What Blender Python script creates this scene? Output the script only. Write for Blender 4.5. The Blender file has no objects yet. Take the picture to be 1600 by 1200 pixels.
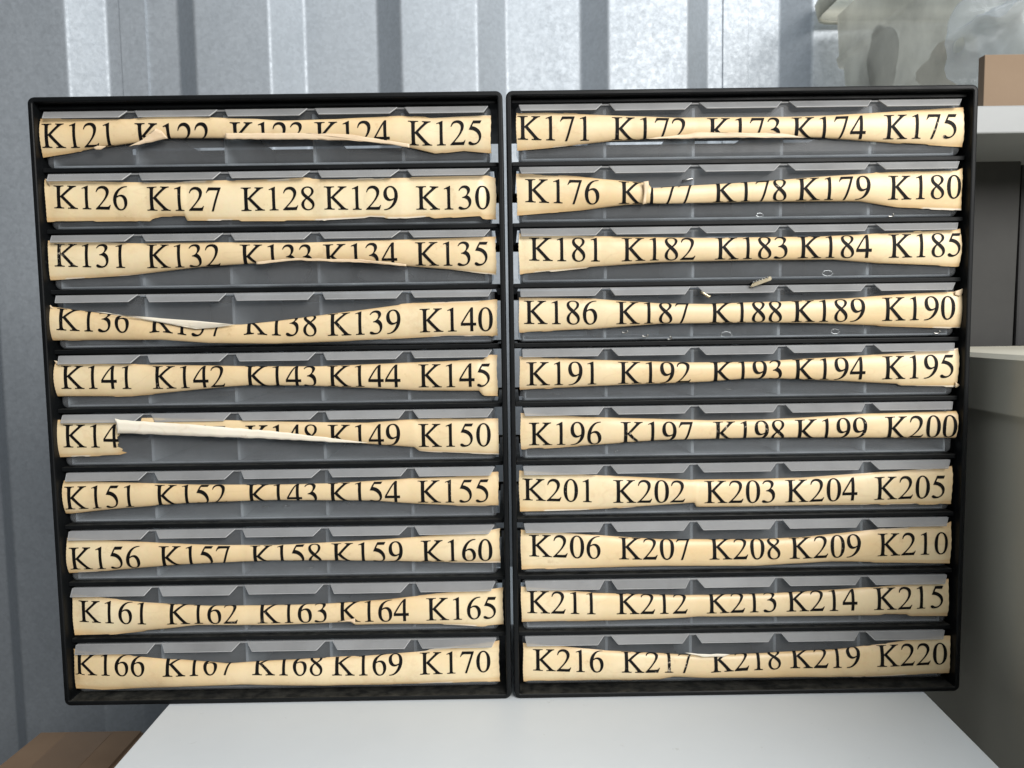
import bpy, bmesh, math, random
from mathutils import Vector, Matrix
random.seed(7)
S = bpy.context.scene
COL = S.collection

# ------------------------------------------------------------------ camera
F = 1202.0                                   # focal length in photo pixels (1600 wide)
CP = (0.000519, -0.632172, 0.318556); PITCH, YAW, ROLL = 0.0782834, 0.0039070, -0.0145754
cp, sp, cy, sy = math.cos(PITCH), math.sin(PITCH), math.cos(YAW), math.sin(YAW)
FWD = Vector((sy*cp, cy*cp, -sp)); RT = Vector((cy, -sy, 0)); UP = RT.cross(FWD)
c_, s_ = math.cos(ROLL), math.sin(ROLL)
RT, UP = RT*c_ + UP*s_, UP*c_ - RT*s_
CAM = Vector(CP)
cd = bpy.data.cameras.new("camera"); cam = bpy.data.objects.new("camera", cd); COL.objects.link(cam)
m = Matrix((RT, UP, -FWD)).transposed().to_4x4(); m.translation = CAM
cam.matrix_world = m
cd.sensor_width = 36; cd.lens = F/1600*36; cd.clip_start = .01; cd.clip_end = 60
cd.dof.use_dof = True; cd.dof.focus_distance = .645; cd.dof.aperture_fstop = 13
S.camera = cam

# ------------------------------------------------------------------ world, lamps, exposure
W = bpy.data.worlds.new("World"); S.world = W; W.use_nodes = True
W.node_tree.nodes["Background"].inputs[0].default_value = (.72, .84, 1, 1)
W.node_tree.nodes["Background"].inputs[1].default_value = .05
def area(name, loc, target, sx, sy_, power, colr):
    l = bpy.data.lights.new(name, 'AREA'); l.shape = 'RECTANGLE'; l.size = sx; l.size_y = sy_
    l.energy = power; l.color = colr
    o = bpy.data.objects.new(name, l); COL.objects.link(o); o.location = loc
    o.rotation_euler = (Vector(target)-Vector(loc)).to_track_quat('-Z', 'Y').to_euler()
    return o
area("doorway_daylight", (1.05, -1.85, 1.32), (-.1, 0, .3), 1.5, 1.0, 84, (1, .98, .95))
area("overhead_fill", (.35, .25, 1.85), (.25, .55, .7), 1.0, .4, 7, (.88, .95, 1))  # unseen lamp added to brighten the upper wall
area("overhead_fill", (-.15, -.75, 1.9), (-.1, -.2, 0), 1.2, .6, 9, (.90, .96, 1))  # unseen fill lamp added for the tabletop and drawer lips
S.view_settings.view_transform = 'Standard'; S.view_settings.look = 'None'
S.view_settings.exposure = 0; S.view_settings.gamma = 1; S.view_settings.use_curve_mapping = False
S.render.engine = 'CYCLES'
S.cycles.max_bounces = 10; S.cycles.transparent_max_bounces = 24

def at(px, py, y):
    """point of the plane Y = y seen at photo pixel (px, py)"""
    d = FWD + RT*((px-800)/F) - UP*((py-600)/F)
    return CAM + d*((y-CAM.y)/d.y)
def at_z(px, py, z):
    d = FWD + RT*((px-800)/F) - UP*((py-600)/F)
    return CAM + d*((z-CAM.z)/d.z)

# ------------------------------------------------------------------ helpers
def tag(o, label=None, cat=None, group=None, kind=None):
    if label: o["label"] = label
    if cat: o["category"] = cat
    if group: o["group"] = group
    if kind: o["kind"] = kind
    return o
def empty(name, loc=(0, 0, 0)):
    o = bpy.data.objects.new(name, None); o.empty_display_size = .02; o.location = loc
    COL.objects.link(o); return o
def link(name, me, mat, parent=None):
    if mat is not None and not me.materials: me.materials.append(mat)
    o = bpy.data.objects.new(name, me); COL.objects.link(o)
    if parent is not None:
        o.parent = parent
        o.matrix_parent_inverse = Matrix.Identity(4)
    return o
class MB:
    def __init__(s): s.b = bmesh.new()
    def box(s, x0, x1, y0, y1, z0, z1, bev=0, seg=2):
        r = bmesh.ops.create_cube(s.b, size=1)
        vs = r['verts']
        bmesh.ops.scale(s.b, verts=vs, vec=(x1-x0, y1-y0, z1-z0))
        bmesh.ops.translate(s.b, verts=vs, vec=((x0+x1)/2, (y0+y1)/2, (z0+z1)/2))
        if bev:
            es = list({e for v in vs for e in v.link_edges})
            bmesh.ops.bevel(s.b, geom=es, offset=bev, segments=seg, affect='EDGES', profile=.5)
        return s
    def prism(s, pts, d, ):
        """pts: list of Vectors (closed outline), d: extrusion vector"""
        a = [s.b.verts.new(p) for p in pts]; c = [s.b.verts.new(p+d) for p in pts]
        n = len(pts)
        s.b.faces.new(a[::-1]); s.b.faces.new(c)
        for i in range(n): s.b.faces.new((a[i], a[(i+1) % n], c[(i+1) % n], c[i]))
        return s
    def rings(s, rr, close=True, caps=(True, True)):
        R = [[s.b.verts.new(p) for p in r] for r in rr]
        for a, c in zip(R, R[1:]):
            n = len(a)
            for i in range(n if close else n-1):
                s.b.faces.new((a[i], a[(i+1) % n], c[(i+1) % n], c[i]))
        if caps[0]: s.b.faces.new(R[0][::-1])
        if caps[1]: s.b.faces.new(R[-1])
        return s
    def tube(s, path, r, seg=8):
        rr = []
        for i, p in enumerate(path):
            t = (path[min(i+1, len(path)-1)]-path[max(i-1, 0)]).normalized()
            u = t.cross(Vector((.3, .2, .93))).normalized(); v = t.cross(u)
            rr.append([p+u*r*math.cos(k/seg*2*math.pi)+v*r*math.sin(k/seg*2*math.pi) for k in range(seg)])
        return s.rings(rr)
    def build(s, name, mat, parent=None, smooth=False):
        bmesh.ops.recalc_face_normals(s.b, faces=s.b.faces)
        me = bpy.data.meshes.new(name); s.b.to_mesh(me); s.b.free()
        if smooth:
            for p in me.polygons: p.use_smooth = True
        return link(name, me, mat, parent)
def rrect(x0, x1, z0, z1, y, r, e=0, seg=6, rt=None):
    """rounded rectangle outline in the XZ plane, inset by e; rt = top corner radius"""
    rt = r if rt is None else rt
    out = []
    for (cx, cz, a0, q) in ((x1, z1, 0, rt), (x0, z1, 90, rt), (x0, z0, 180, r), (x1, z0, 270, r)):
        q2 = max(q-e, 1e-5)
        kx = cx-e-q2 if cx == x1 else cx+e+q2
        kz = cz-e-q2 if cz == z1 else cz+e+q2
        for i in range(seg+1):
            a = math.radians(a0+90*i/seg)
            out.append(Vector((kx+q2*math.cos(a), y, kz+q2*math.sin(a))))
    return out

# ------------------------------------------------------------------ materials
def mat(name):
    M = bpy.data.materials.new(name); M.use_nodes = True
    nt = M.node_tree; return M, nt, nt.nodes["Principled BSDF"]
def N(nt, t, **kw):
    n = nt.nodes.new(t)
    for k, v in kw.items():
        if hasattr(n, k): setattr(n, k, v)
        else: n.inputs[k].default_value = v
    return n
def noise(nt, scale, detail=4, rough=.6, src='Object', vec_scale=None):
    tc = nt.nodes.new('ShaderNodeTexCoord')
    n = N(nt, 'ShaderNodeTexNoise'); n.inputs['Scale'].default_value = scale
    n.inputs['Detail'].default_value = detail; n.inputs['Roughness'].default_value = rough
    if vec_scale:
        mp = nt.nodes.new('ShaderNodeMapping'); mp.inputs['Scale'].default_value = vec_scale
        nt.links.new(tc.outputs[src], mp.inputs[0]); nt.links.new(mp.outputs[0], n.inputs['Vector'])
    else: nt.links.new(tc.outputs[src], n.inputs['Vector'])
    return n
def ramp(nt, fac, stops):
    r = nt.nodes.new('ShaderNodeValToRGB'); e = r.color_ramp.elements
    while len(e) < len(stops): e.new(.5)
    for k, (p, c) in enumerate(stops): e[k].position = p; e[k].color = (*c, 1) if len(c) == 3 else c
    nt.links.new(fac, r.inputs[0]); return r
def mix(nt, fac, a, b, mode='MIX'):
    x = nt.nodes.new('ShaderNodeMix'); x.data_type = 'RGBA'; x.blend_type = mode
    for sock, v in ((x.inputs[0], fac), (x.inputs[6], a), (x.inputs[7], b)):
        if hasattr(v, 'links'): nt.links.new(v, sock)
        elif isinstance(v, (int, float)): sock.default_value = v
        else: sock.default_value = (*v, 1)
    return x.outputs[2]
def bump(nt, bs, h, strength, dist):
    b = nt.nodes.new('ShaderNodeBump'); b.inputs['Strength'].default_value = strength
    b.inputs['Distance'].default_value = dist
    nt.links.new(h, b.inputs['Height']); nt.links.new(b.outputs[0], bs.inputs['Normal'])

def m_black():
    M, nt, b = mat("black_plastic")
    n = noise(nt, 55, 6, .7); n2 = noise(nt, 900, 2, .5); n3 = noise(nt, 14, 5, .65)
    base = mix(nt, ramp(nt, n3.outputs[0], [(.35, (0, 0, 0)), (.75, (1, 1, 1))]).outputs[0], (.0034, .0040, .0045), (.0066, .0075, .0082))
    sc = ramp(nt, n.outputs[0], [(.67, (0, 0, 0)), (.73, (1, 1, 1))])
    geo = nt.nodes.new('ShaderNodeNewGeometry'); sz = nt.nodes.new('ShaderNodeSeparateXYZ'); nt.links.new(geo.outputs['Normal'], sz.inputs[0])
    up_ = ramp(nt, sz.outputs[2], [(.8, (0, 0, 0)), (.95, (1, 1, 1))])
    nd = noise(nt, 90, 6, .75)
    dn = ramp(nt, nd.outputs[0], [(.40, (.1,)*3), (.72, (.85,)*3)])
    mu = nt.nodes.new('ShaderNodeMath'); mu.operation = 'MULTIPLY'
    nt.links.new(up_.outputs[0], mu.inputs[0]); nt.links.new(dn.outputs[0], mu.inputs[1])
    base = mix(nt, mu.outputs[0], base, (.06, .058, .050))          # settled dust
    nt.links.new(mix(nt, sc.outputs[0], base, (.024, .026, .027)), b.inputs['Base Color'])
    rr = ramp(nt, n3.outputs[0], [(.3, (.38,)*3), (.7, (.58,)*3)])
    b.inputs['Coat Weight'].default_value = 0; nt.links.new(rr.outputs[0], b.inputs['Roughness']); b.inputs['Specular IOR Level'].default_value = .18
    bump(nt, b, n2.outputs[0], .12, .0004)
    return M
def m_clear(name, colr, fac, rough, speck=True, glow=.35):
    """cloudy polypropylene: part see-through, part milky, glossy skin"""
    M, nt, b = mat(name)
    n = noise(nt, 18, 5, .6); n2 = noise(nt, 330, 3, .6)
    base = mix(nt, ramp(nt, n.outputs[0], [(.3, (0, 0, 0)), (.7, (1, 1, 1))]).outputs[0], tuple(c*.74 for c in colr), tuple(min(1, c*1.22) for c in colr))
    oi = nt.nodes.new('ShaderNodeObjectInfo')
    base = mix(nt, .30, base, ramp(nt, oi.outputs['Random'], [(0, (.45, .45, .45)), (1, (1, 1, 1))]).outputs[0], 'MULTIPLY')
    if speck:
     nsc = noise(nt, 40, 6, .8, vec_scale=(.35, 1, 3))                    # scuffs and wiped-on grime
     base = mix(nt, ramp(nt, nsc.outputs[0], [(.58, (0, 0, 0)), (.70, (.45, .45, .45))]).outputs[0], base, tuple(min(1, c*1.5) for c in colr))
    if speck:
        sp = ramp(nt, n2.outputs[0], [(.70, (0, 0, 0)), (.78, (1, 1, 1))])
        f = nt.nodes.new('ShaderNodeMath'); f.operation = 'MULTIPLY'; f.inputs[1].default_value = .25
        nt.links.new(sp.outputs[0], f.inputs[0])
        base = mix(nt, f.outputs[0], base, (.55, .57, .58))
    nt.links.new(base, b.inputs['Base Color'])
    b.inputs['Roughness'].default_value = rough
    b.inputs['IOR'].default_value = 1.48
    tl = nt.nodes.new('ShaderNodeBsdfTranslucent'); nt.links.new(base, tl.inputs[0])
    m1 = nt.nodes.new('ShaderNodeMixShader'); m1.inputs[0].default_value = glow
    nt.links.new(b.outputs[0], m1.inputs[1]); nt.links.new(tl.outputs[0], m1.inputs[2])
    tr = nt.nodes.new('ShaderNodeBsdfTransparent'); tr.inputs[0].default_value = (.93, .95, .97, 1)
    m2 = nt.nodes.new('ShaderNodeMixShader')
    fr = ramp(nt, n.outputs[0], [(.3, (fac-.07,)*3), (.7, (fac+.07,)*3)])
    nt.links.new(fr.outputs[0], m2.inputs[0])
    nt.links.new(m1.outputs[0], m2.inputs[1]); nt.links.new(tr.outputs[0], m2.inputs[2])
    nt.links.new(m2.outputs[0], nt.nodes['Material Output'].inputs[0])
    bump(nt, b, n2.outputs[0], .05, .0003)
    return M
def m_paper(name, a, b_, tan, coat=.35):
    M, nt, b = mat(name)
    n = noise(nt, 16, 5, .62); n2 = noise(nt, 260, 4, .7); n3 = noise(nt, 7, 3, .5, vec_scale=(1, 1, 3)); n4 = noise(nt, 75, 6, .72)
    base = mix(nt, ramp(nt, n.outputs[0], [(.33, (0, 0, 0)), (.68, (1, 1, 1))]).outputs[0], a, b_)
    base = mix(nt, ramp(nt, n3.outputs[0], [(.46, (0, 0, 0)), (.72, (.75, .75, .75))]).outputs[0], base, tan)
    base = mix(nt, ramp(nt, n4.outputs[0], [(.62, (0, 0, 0)), (.78, (.6, .6, .6))]).outputs[0], base, (.40, .26, .13))
    at_ = N(nt, 'ShaderNodeAttribute'); at_.attribute_name = 'age_shade'
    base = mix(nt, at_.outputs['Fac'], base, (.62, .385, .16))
    nc = noise(nt, 11, 3, .55, vec_scale=(1, 1, 2.2))
    cr = ramp(nt, nc.outputs[0], [(.482, (0, 0, 0)), (.494, (.14, .14, .14)), (.503, (0, 0, 0))])
    base = mix(nt, cr.outputs[0], base, (.50, .33, .17))            # creases
    nf = noise(nt, 30, 5, .75)
    base = mix(nt, ramp(nt, nf.outputs[0], [(.56, (0, 0, 0)), (.78, (.55, .55, .55))]).outputs[0], base, (.60, .41, .21))
    tn = N(nt, 'ShaderNodeAttribute'); tn.attribute_name = 'torn'
    base = mix(nt, tn.outputs['Fac'], base, (.87, .79, .66))        # bare torn fibre
    base = mix(nt, .10, base, n2.outputs['Color'], 'MULTIPLY')
    nt.links.new(base, b.inputs['Base Color'])
    b.inputs['Roughness'].default_value = .55
    b.inputs['Coat Weight'].default_value = coat; b.inputs['Coat Roughness'].default_value = .28
    n5 = noise(nt, 42, 4, .6)
    bump(nt, b, n5.outputs[0], .35, .0012)
    return M
def m_ink():
    M, nt, b = mat("black_ink")
    n = noise(nt, 420, 4, .75); n1 = noise(nt, 12, 2, .5)
    mm = nt.nodes.new('ShaderNodeMath'); mm.operation = 'MULTIPLY'
    nt.links.new(n.outputs[0], mm.inputs[0]); nt.links.new(n1.outputs[0], mm.inputs[1])
    r = ramp(nt, mm.outputs[0], [(.395, (0, 0, 0)), (.43, (1, 1, 1))])
    nt.links.new(mix(nt, r.outputs[0], (.004, .0038, .0036), (.42, .36, .28)), b.inputs['Base Color'])
    b.inputs['Roughness'].default_value = .6; b.inputs['Specular IOR Level'].default_value = .15
    return M
def m_galv():
    M, nt, b = mat("galvanised_steel")
    n = noise(nt, 120, 4, .7); n2 = noise(nt, 9, 5, .65, vec_scale=(1, 1, .5)); n3 = noise(nt, 38, 6, .75, vec_scale=(1, 1, .6))
    v = nt.nodes.new('ShaderNodeTexVoronoi'); v.inputs['Scale'].default_value = 210
    tc = nt.nodes.new('ShaderNodeTexCoord'); nt.links.new(tc.outputs['Object'], v.inputs['Vector'])
    base = mix(nt, ramp(nt, n2.outputs[0], [(.3, (0, 0, 0)), (.7, (1, 1, 1))]).outputs[0], (.40, .43, .46), (.455, .485, .515))
    sx = nt.nodes.new('ShaderNodeSeparateColor'); nt.links.new(v.outputs['Color'], sx.inputs[0])
    base = mix(nt, .06, base, sx.outputs[0], 'OVERLAY')
    base = mix(nt, ramp(nt, n3.outputs[0], [(.63, (0, 0, 0)), (.74, (.35, .35, .35))]).outputs[0], base, (.27, .29, .31))
    hsv = nt.nodes.new('ShaderNodeHueSaturation'); hsv.inputs['Saturation'].default_value = 1.2
    nt.links.new(base, hsv.inputs['Color'])
    nt.links.new(hsv.outputs[0], b.inputs['Base Color'])
    b.inputs['Metallic'].default_value = .45
    rr = ramp(nt, n.outputs[0], [(.3, (.46,)*3), (.7, (.66,)*3)]); nt.links.new(rr.outputs[0], b.inputs['Roughness'])
    bump(nt, b, n.outputs[0], .15, .0010)
    return M
def m_plain(name, a, b_, rough, scale=20, bs=0, metal=0, fine=None, bd=.001, spec=.5):
    M, nt, b = mat(name)
    n = noise(nt, scale, 5, .65)
    base = mix(nt, ramp(nt, n.outputs[0], [(.3, (0, 0, 0)), (.7, (1, 1, 1))]).outputs[0], a, b_)
    if fine:
        n4 = noise(nt, fine[0], 5, .7)
        base = mix(nt, ramp(nt, n4.outputs[0], [(fine[1], (0, 0, 0)), (fine[1]+.06, (1, 1, 1))]).outputs[0], base, fine[2])
    nt.links.new(base, b.inputs['Base Color'])
    b.inputs['Roughness'].default_value = rough; b.inputs['Metallic'].default_value = metal
    b.inputs['Specular IOR Level'].default_value = spec
    if bs: n2 = noise(nt, scale*14, 4, .6); bump(nt, b, n2.outputs[0], bs, bd)
    return M
BLACK = m_black()
PP = m_clear("cloudy_drawer_plastic", (.50, .515, .53), .83, .20)
PPB = m_clear("cloudy_drawer_body", (.80, .82, .84), .30, .4, False, .55)
LIP = m_clear("cloudy_lip_plastic", (.60, .60, .60), .56, .30, False)
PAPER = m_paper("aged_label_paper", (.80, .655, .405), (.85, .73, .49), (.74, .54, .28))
FOLD = m_paper("paper_underside", (.72, .55, .36), (.80, .65, .46), (.68, .50, .31), .1)
WHITE_FOLD = m_paper("paper_back_white", (.88, .82, .70), (.85, .78, .64), (.80, .71, .55), .1)
INK = m_ink()
GALV = m_galv()
TABLE = m_plain("grey_white_laminate", (.60, .635, .66), (.64, .675, .70), .42, 6, .05, fine=(46, .67, (.50, .52, .53)))
CARD = m_plain("brown_cardboard", (.165, .105, .062), (.205, .133, .08), .85, 9, .15)
TAPE = m_plain("brown_parcel_tape", (.155, .098, .057), (.190, .122, .072), .35, 12)
CARD2 = m_plain("tan_cardboard", (.215, .15, .098), (.24, .172, .115), .85, 9, .15)
WSHELF = m_plain("white_shelf_board", (.27, .28, .283), (.30, .312, .315), .45, 12, .05)
CREAM = m_plain("cream_plastic", (.62, .59, .485), (.66, .63, .525), .5, 8, .08, fine=(30, .74, (.24, .21, .16)))
GREYP = m_plain("grey_plastic", (.036, .036, .035), (.048, .048, .046), .6, 10, .1, spec=.25)
DARK = m_plain("dark_plastic", (.012, .012, .013), (.02, .02, .021), .5, 10)
FLOOR = m_plain("dark_concrete", (.07, .07, .07), (.10, .10, .10), .9, 5, .3)
SILVER = m_plain("bright_metal", (.42, .41, .39), (.58, .57, .54), .34, 60, metal=1)
BRASS = m_plain("dull_brass", (.45, .38, .24), (.62, .56, .42), .3, 200, metal=1)
LIPE = m_plain("moulded_edge", (.36, .365, .37), (.44, .445, .45), .6, 60)
BIN = m_clear("milky_bin_plastic", (.80, .79, .70), .28, .35, False, .55)
BAG = m_clear("clear_bag_film", (.70, .73, .74), .74, .12, False)
YEL = m_plain("pale_yellow_plastic", (.62, .57, .36), (.66, .60, .40), .4)

# ------------------------------------------------------------------ setting: floor and corrugated wall
fl = MB().box(-3, 3, -3.2, 1.4, -.80, -.75).build("floor", FLOOR); tag(fl, kind="structure")
WY, WD = .68, .042                           # near faces of the sheet, rib depth
near = lambda px: at(px, 20, WY).x
far = lambda px: at(px, 20, WY+WD).x
prof = []
P_ = .3525
xs = [(near(102), 0), (far(165), 1), (far(278), 1), (near(302), 0), (near(420), 0), (far(475), 1), (far(590), 1), (near(625), 0),
      (near(745), 0), (far(790), 1), (far(907), 1), (near(950), 0), (near(1075), 0), (far(1105), 1), (far(1218), 1), (near(1270), 0)]
pts = []
for k in range(1, 6):                        # carry the ribs on to the left of the frame
    pts = [(xs[0][0]-k*P_, 0), (xs[1][0]-k*P_, 1), (xs[2][0]-k*P_, 1), (xs[3][0]-k*P_, 0)] + pts
pts += xs
for k in range(1, 6):
    pts += [(xs[-4][0]+k*P_, 0), (xs[-3][0]+k*P_, 1), (xs[-2][0]+k*P_, 1), (xs[-1][0]+k*P_, 0)]
pts.sort()
line = []
for (a, fa), (b, fb) in zip(pts, pts[1:]):   # soften each fold with a small radius
    line.append((a, WY+WD*fa))
line.append((pts[-1][0], WY+WD*pts[-1][1]))
soft = []
for i, (x, y) in enumerate(line):
    if 0 < i < len(line)-1:
        p0, p1, p2 = Vector(line[i-1]), Vector((x, y)), Vector(line[i+1])
        d0 = (p0-p1).normalized(); d2 = (p2-p1).normalized(); r = .004
        for t in (0, .25, .5, .75, 1):
            q = (p1+d0*r)*(1-t)**2 + p1*2*t*(1-t) + (p1+d2*r)*t*t
            soft.append((q.x, q.y))
    else: soft.append((x, y))
# sheet overlaps: a step of one sheet's thickness inside two of the valleys
def overlap(pts_, x, h):
    out = []
    done = False
    for (a, ya), (b, yb) in zip(pts_, pts_[1:]):
        out.append((a, ya))
        if a < x < b and abs(ya-yb) < 1e-6 and not done:
            out += [(x, ya), (x+.0006, ya-h), (x+.043, ya-h), (x+.0446, ya)]; done = True
    out.append(pts_[-1]); return out
soft = overlap(soft, far(188), .004); soft = overlap(soft, far(1129), .004)
mb = MB()
Z0, Z1 = -.75, 1.9
zz = [Z0, 0, .5, 1, Z1]
R = [[Vector((x, y, z)) for x, y in soft] for z in zz]
mb.rings(R, close=False, caps=(False, False))
wl = mb.build("corrugated_wall", GALV)
sm = wl.modifiers.new("thickness", 'SOLIDIFY'); sm.thickness = .0015; sm.offset = 1
tag(wl, "galvanised corrugated steel wall with vertical ribs behind the cabinets", "wall")

# ------------------------------------------------------------------ table
tl0, tl1 = at_z(258, 1105, 0), at_z(175, 1200, 0)
tr0, tr1 = at_z(1450, 1085, 0), at_z(1565, 1200, 0)
def ext(a, b, y): t = (y-a.y)/(b.y-a.y); return a.x+(b.x-a.x)*t
yf, yb = -.34, .36
out = [Vector((ext(tl0, tl1, yf), yf, 0)), Vector((ext(tr0, tr1, yf), yf, 0)), Vector((ext(tr0, tr1, yb), yb, 0)), Vector((ext(tl0, tl1, yb), yb, 0))]
tb = empty("side_table", ((out[0].x+out[1].x)/2, 0, -.75))
def local(o, root):
    o.location = -Vector(root.location); return o
mb = MB()
b0 = bmesh.new()
mb.prism([p-Vector((0, 0, .0002)) for p in out], Vector((0, 0, -.022)))
bmesh.ops.bevel(mb.b, geom=list(mb.b.edges), offset=.0015, segments=2, affect='EDGES')
local(mb.build("tabletop", TABLE, tb), tb)
for i, p in enumerate(out):
    sx = 1 if i in (0, 3) else -1; sy_ = 1 if i < 2 else -1
    q = p+Vector((sx*.03, sy_*.03, 0))
    local(MB().box(q.x-.018, q.x+.018, q.y-.018, q.y+.018, -.75, -.0225, .002).build("leg", TABLE, tb), tb)
tag(tb, "pale grey table with smooth top carrying both black cabinets", "table")

# ------------------------------------------------------------------ glyph outlines (serif numerals and K), 2048 units per em
G = {
 'K': "M 633 1319 L 633 1356 L 34 1356 L 34 1319 L 84 1319 Q 171 1319 210 1268 Q 234 1236 234 1114 L 234 242 Q 234 127 218 92 Q 182 37 84 37 L 34 37 L 34 0 L 633 0 L 633 37 L 583 37 Q 490 37 452 88 Q 428 120 428 242 L 428 655 L 462 662 L 930 195 Q 1012 112 1012 84 Q 1012 37 925 37 L 870 37 L 870 0 L 1440 0 L 1440 37 Q 1370 37 1315 63 Q 1250 95 1160 185 L 622 722 L 1070 1130 Q 1185 1238 1245 1274 Q 1305 1310 1375 1319 L 1375 1356 L 870 1356 L 870 1319 Q 935 1319 960 1300 Q 982 1283 982 1258 Q 982 1222 905 1150 L 462 735 L 428 712 L 428 1114 Q 428 1236 452 1270 Q 490 1319 583 1319 Z",
 '1': "M 240 1223 L 570 1384 L 603 1384 L 603 239 Q 603 125 612 97 Q 622 69 652 54 Q 682 39 774 37 L 774 0 L 264 0 L 264 37 Q 360 39 388 54 Q 416 68 427 92 Q 438 117 438 239 L 438 971 Q 438 1119 428 1161 Q 421 1193 402 1208 Q 384 1223 358 1223 Q 321 1223 255 1192 Z",
 '2': "M 939 261 L 844 0 L 44 0 L 44 37 Q 397 359 541 563 Q 685 767 685 936 Q 685 1065 606 1148 Q 527 1231 417 1231 Q 317 1231 237 1172 Q 158 1114 120 1001 L 83 1001 Q 108 1186 211 1285 Q 315 1384 470 1384 Q 635 1384 745 1278 Q 856 1172 856 1028 Q 856 925 808 822 Q 734 660 568 479 Q 319 207 257 151 L 611 151 Q 719 151 762 159 Q 806 167 841 191 Q 876 216 902 261 Z",
 '3': "M 104 1098 Q 162 1235 250 1309 Q 339 1384 471 1384 Q 634 1384 721 1278 Q 787 1199 787 1109 Q 787 961 601 803 Q 726 754 790 663 Q 854 572 854 449 Q 854 273 742 144 Q 596 -24 319 -24 Q 182 -24 132 10 Q 83 44 83 83 Q 83 112 106 134 Q 130 156 163 156 Q 188 156 214 148 Q 231 143 291 111 Q 351 80 374 74 Q 411 63 453 63 Q 555 63 630 142 Q 706 221 706 329 Q 706 408 671 483 Q 645 539 614 568 Q 571 608 496 640 Q 421 673 343 673 L 311 673 L 311 703 Q 390 713 469 760 Q 549 807 585 873 Q 621 939 621 1018 Q 621 1121 556 1184 Q 492 1248 396 1248 Q 241 1248 137 1082 Z",
 '4': "M 953 500 L 953 358 L 771 358 L 771 0 L 606 0 L 606 358 L 32 358 L 32 486 L 661 1384 L 771 1384 L 771 500 Z M 606 500 L 606 1184 L 130 500 Z",
 '5': "M 889 1357 L 811 1187 L 403 1187 L 314 1005 Q 579 966 734 808 Q 867 672 867 488 Q 867 381 823 290 Q 780 199 714 135 Q 648 71 567 32 Q 452 -23 331 -23 Q 209 -23 153 18 Q 98 60 98 110 Q 98 138 121 159 Q 144 181 179 181 Q 205 181 224 173 Q 244 165 291 132 Q 366 80 443 80 Q 560 80 648 168 Q 737 257 737 384 Q 737 507 658 613 Q 579 720 440 778 Q 331 823 143 830 L 403 1357 Z",
 '6': "M 918 1384 L 918 1347 Q 786 1334 702 1294 Q 619 1255 537 1174 Q 456 1093 402 993 Q 349 894 313 757 Q 457 856 602 856 Q 741 856 843 744 Q 945 632 945 456 Q 945 286 842 146 Q 718 -24 514 -24 Q 375 -24 278 68 Q 88 247 88 532 Q 88 714 161 878 Q 234 1042 369 1169 Q 505 1296 629 1340 Q 753 1384 860 1384 Z M 296 684 Q 278 549 278 466 Q 278 370 313 257 Q 349 145 419 79 Q 470 32 543 32 Q 630 32 698 114 Q 767 196 767 348 Q 767 519 699 644 Q 631 769 506 769 Q 468 769 424 753 Q 381 737 296 684 Z",
 '7': "M 206 1357 L 936 1357 L 936 1319 L 482 -28 L 370 -28 L 777 1193 L 402 1193 Q 288 1193 240 1166 Q 155 1120 104 1024 L 75 1035 Z",
 '8': "M 393 691 Q 228 825 180 906 Q 133 988 133 1076 Q 133 1210 237 1297 Q 342 1384 512 1384 Q 678 1384 779 1294 Q 880 1204 880 1089 Q 880 1012 825 932 Q 771 852 598 744 Q 776 606 834 527 Q 911 424 911 309 Q 911 164 800 70 Q 690 -24 511 -24 Q 316 -24 207 98 Q 120 197 120 313 Q 120 404 181 493 Q 242 583 393 691 Z M 549 785 Q 671 895 704 958 Q 737 1022 737 1102 Q 737 1209 677 1269 Q 617 1330 513 1330 Q 409 1330 344 1270 Q 279 1210 279 1129 Q 279 1076 306 1023 Q 333 970 383 922 Z M 447 648 Q 363 577 322 493 Q 282 410 282 313 Q 282 182 353 103 Q 425 25 536 25 Q 645 25 711 87 Q 777 149 777 237 Q 777 310 738 368 Q 666 476 447 648 Z",
 '9': "M 108 -24 L 108 13 Q 239 15 352 74 Q 465 133 570 281 Q 676 429 717 606 Q 560 505 433 505 Q 290 505 188 615 Q 86 726 86 909 Q 86 1087 188 1226 Q 311 1384 509 1384 Q 676 1384 795 1246 Q 941 1075 941 824 Q 941 598 830 402 Q 719 207 521 78 Q 360 -24 170 -24 Z M 735 676 Q 753 805 753 882 Q 753 978 720 1089 Q 688 1200 628 1259 Q 569 1318 493 1318 Q 405 1318 339 1239 Q 273 1160 273 1013 Q 273 805 361 687 Q 425 602 518 602 Q 563 602 625 624 Q 687 646 735 676 Z",
 '0': "M 74 669 Q 74 901 144 1068 Q 214 1236 330 1318 Q 420 1383 516 1383 Q 672 1383 796 1224 Q 951 1027 951 690 Q 951 454 883 289 Q 815 124 709 49 Q 604 -25 506 -25 Q 312 -25 183 204 Q 74 397 74 669 Z M 270 644 Q 270 364 339 187 Q 396 38 509 38 Q 563 38 621 86 Q 679 135 709 249 Q 755 421 755 734 Q 755 966 707 1121 Q 671 1236 614 1284 Q 573 1317 515 1317 Q 447 1317 394 1256 Q 322 1173 296 995 Q 270 817 270 644 Z"}
ADV = {k: 1024 for k in '0123456789'}; ADV['K'] = 1479
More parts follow.
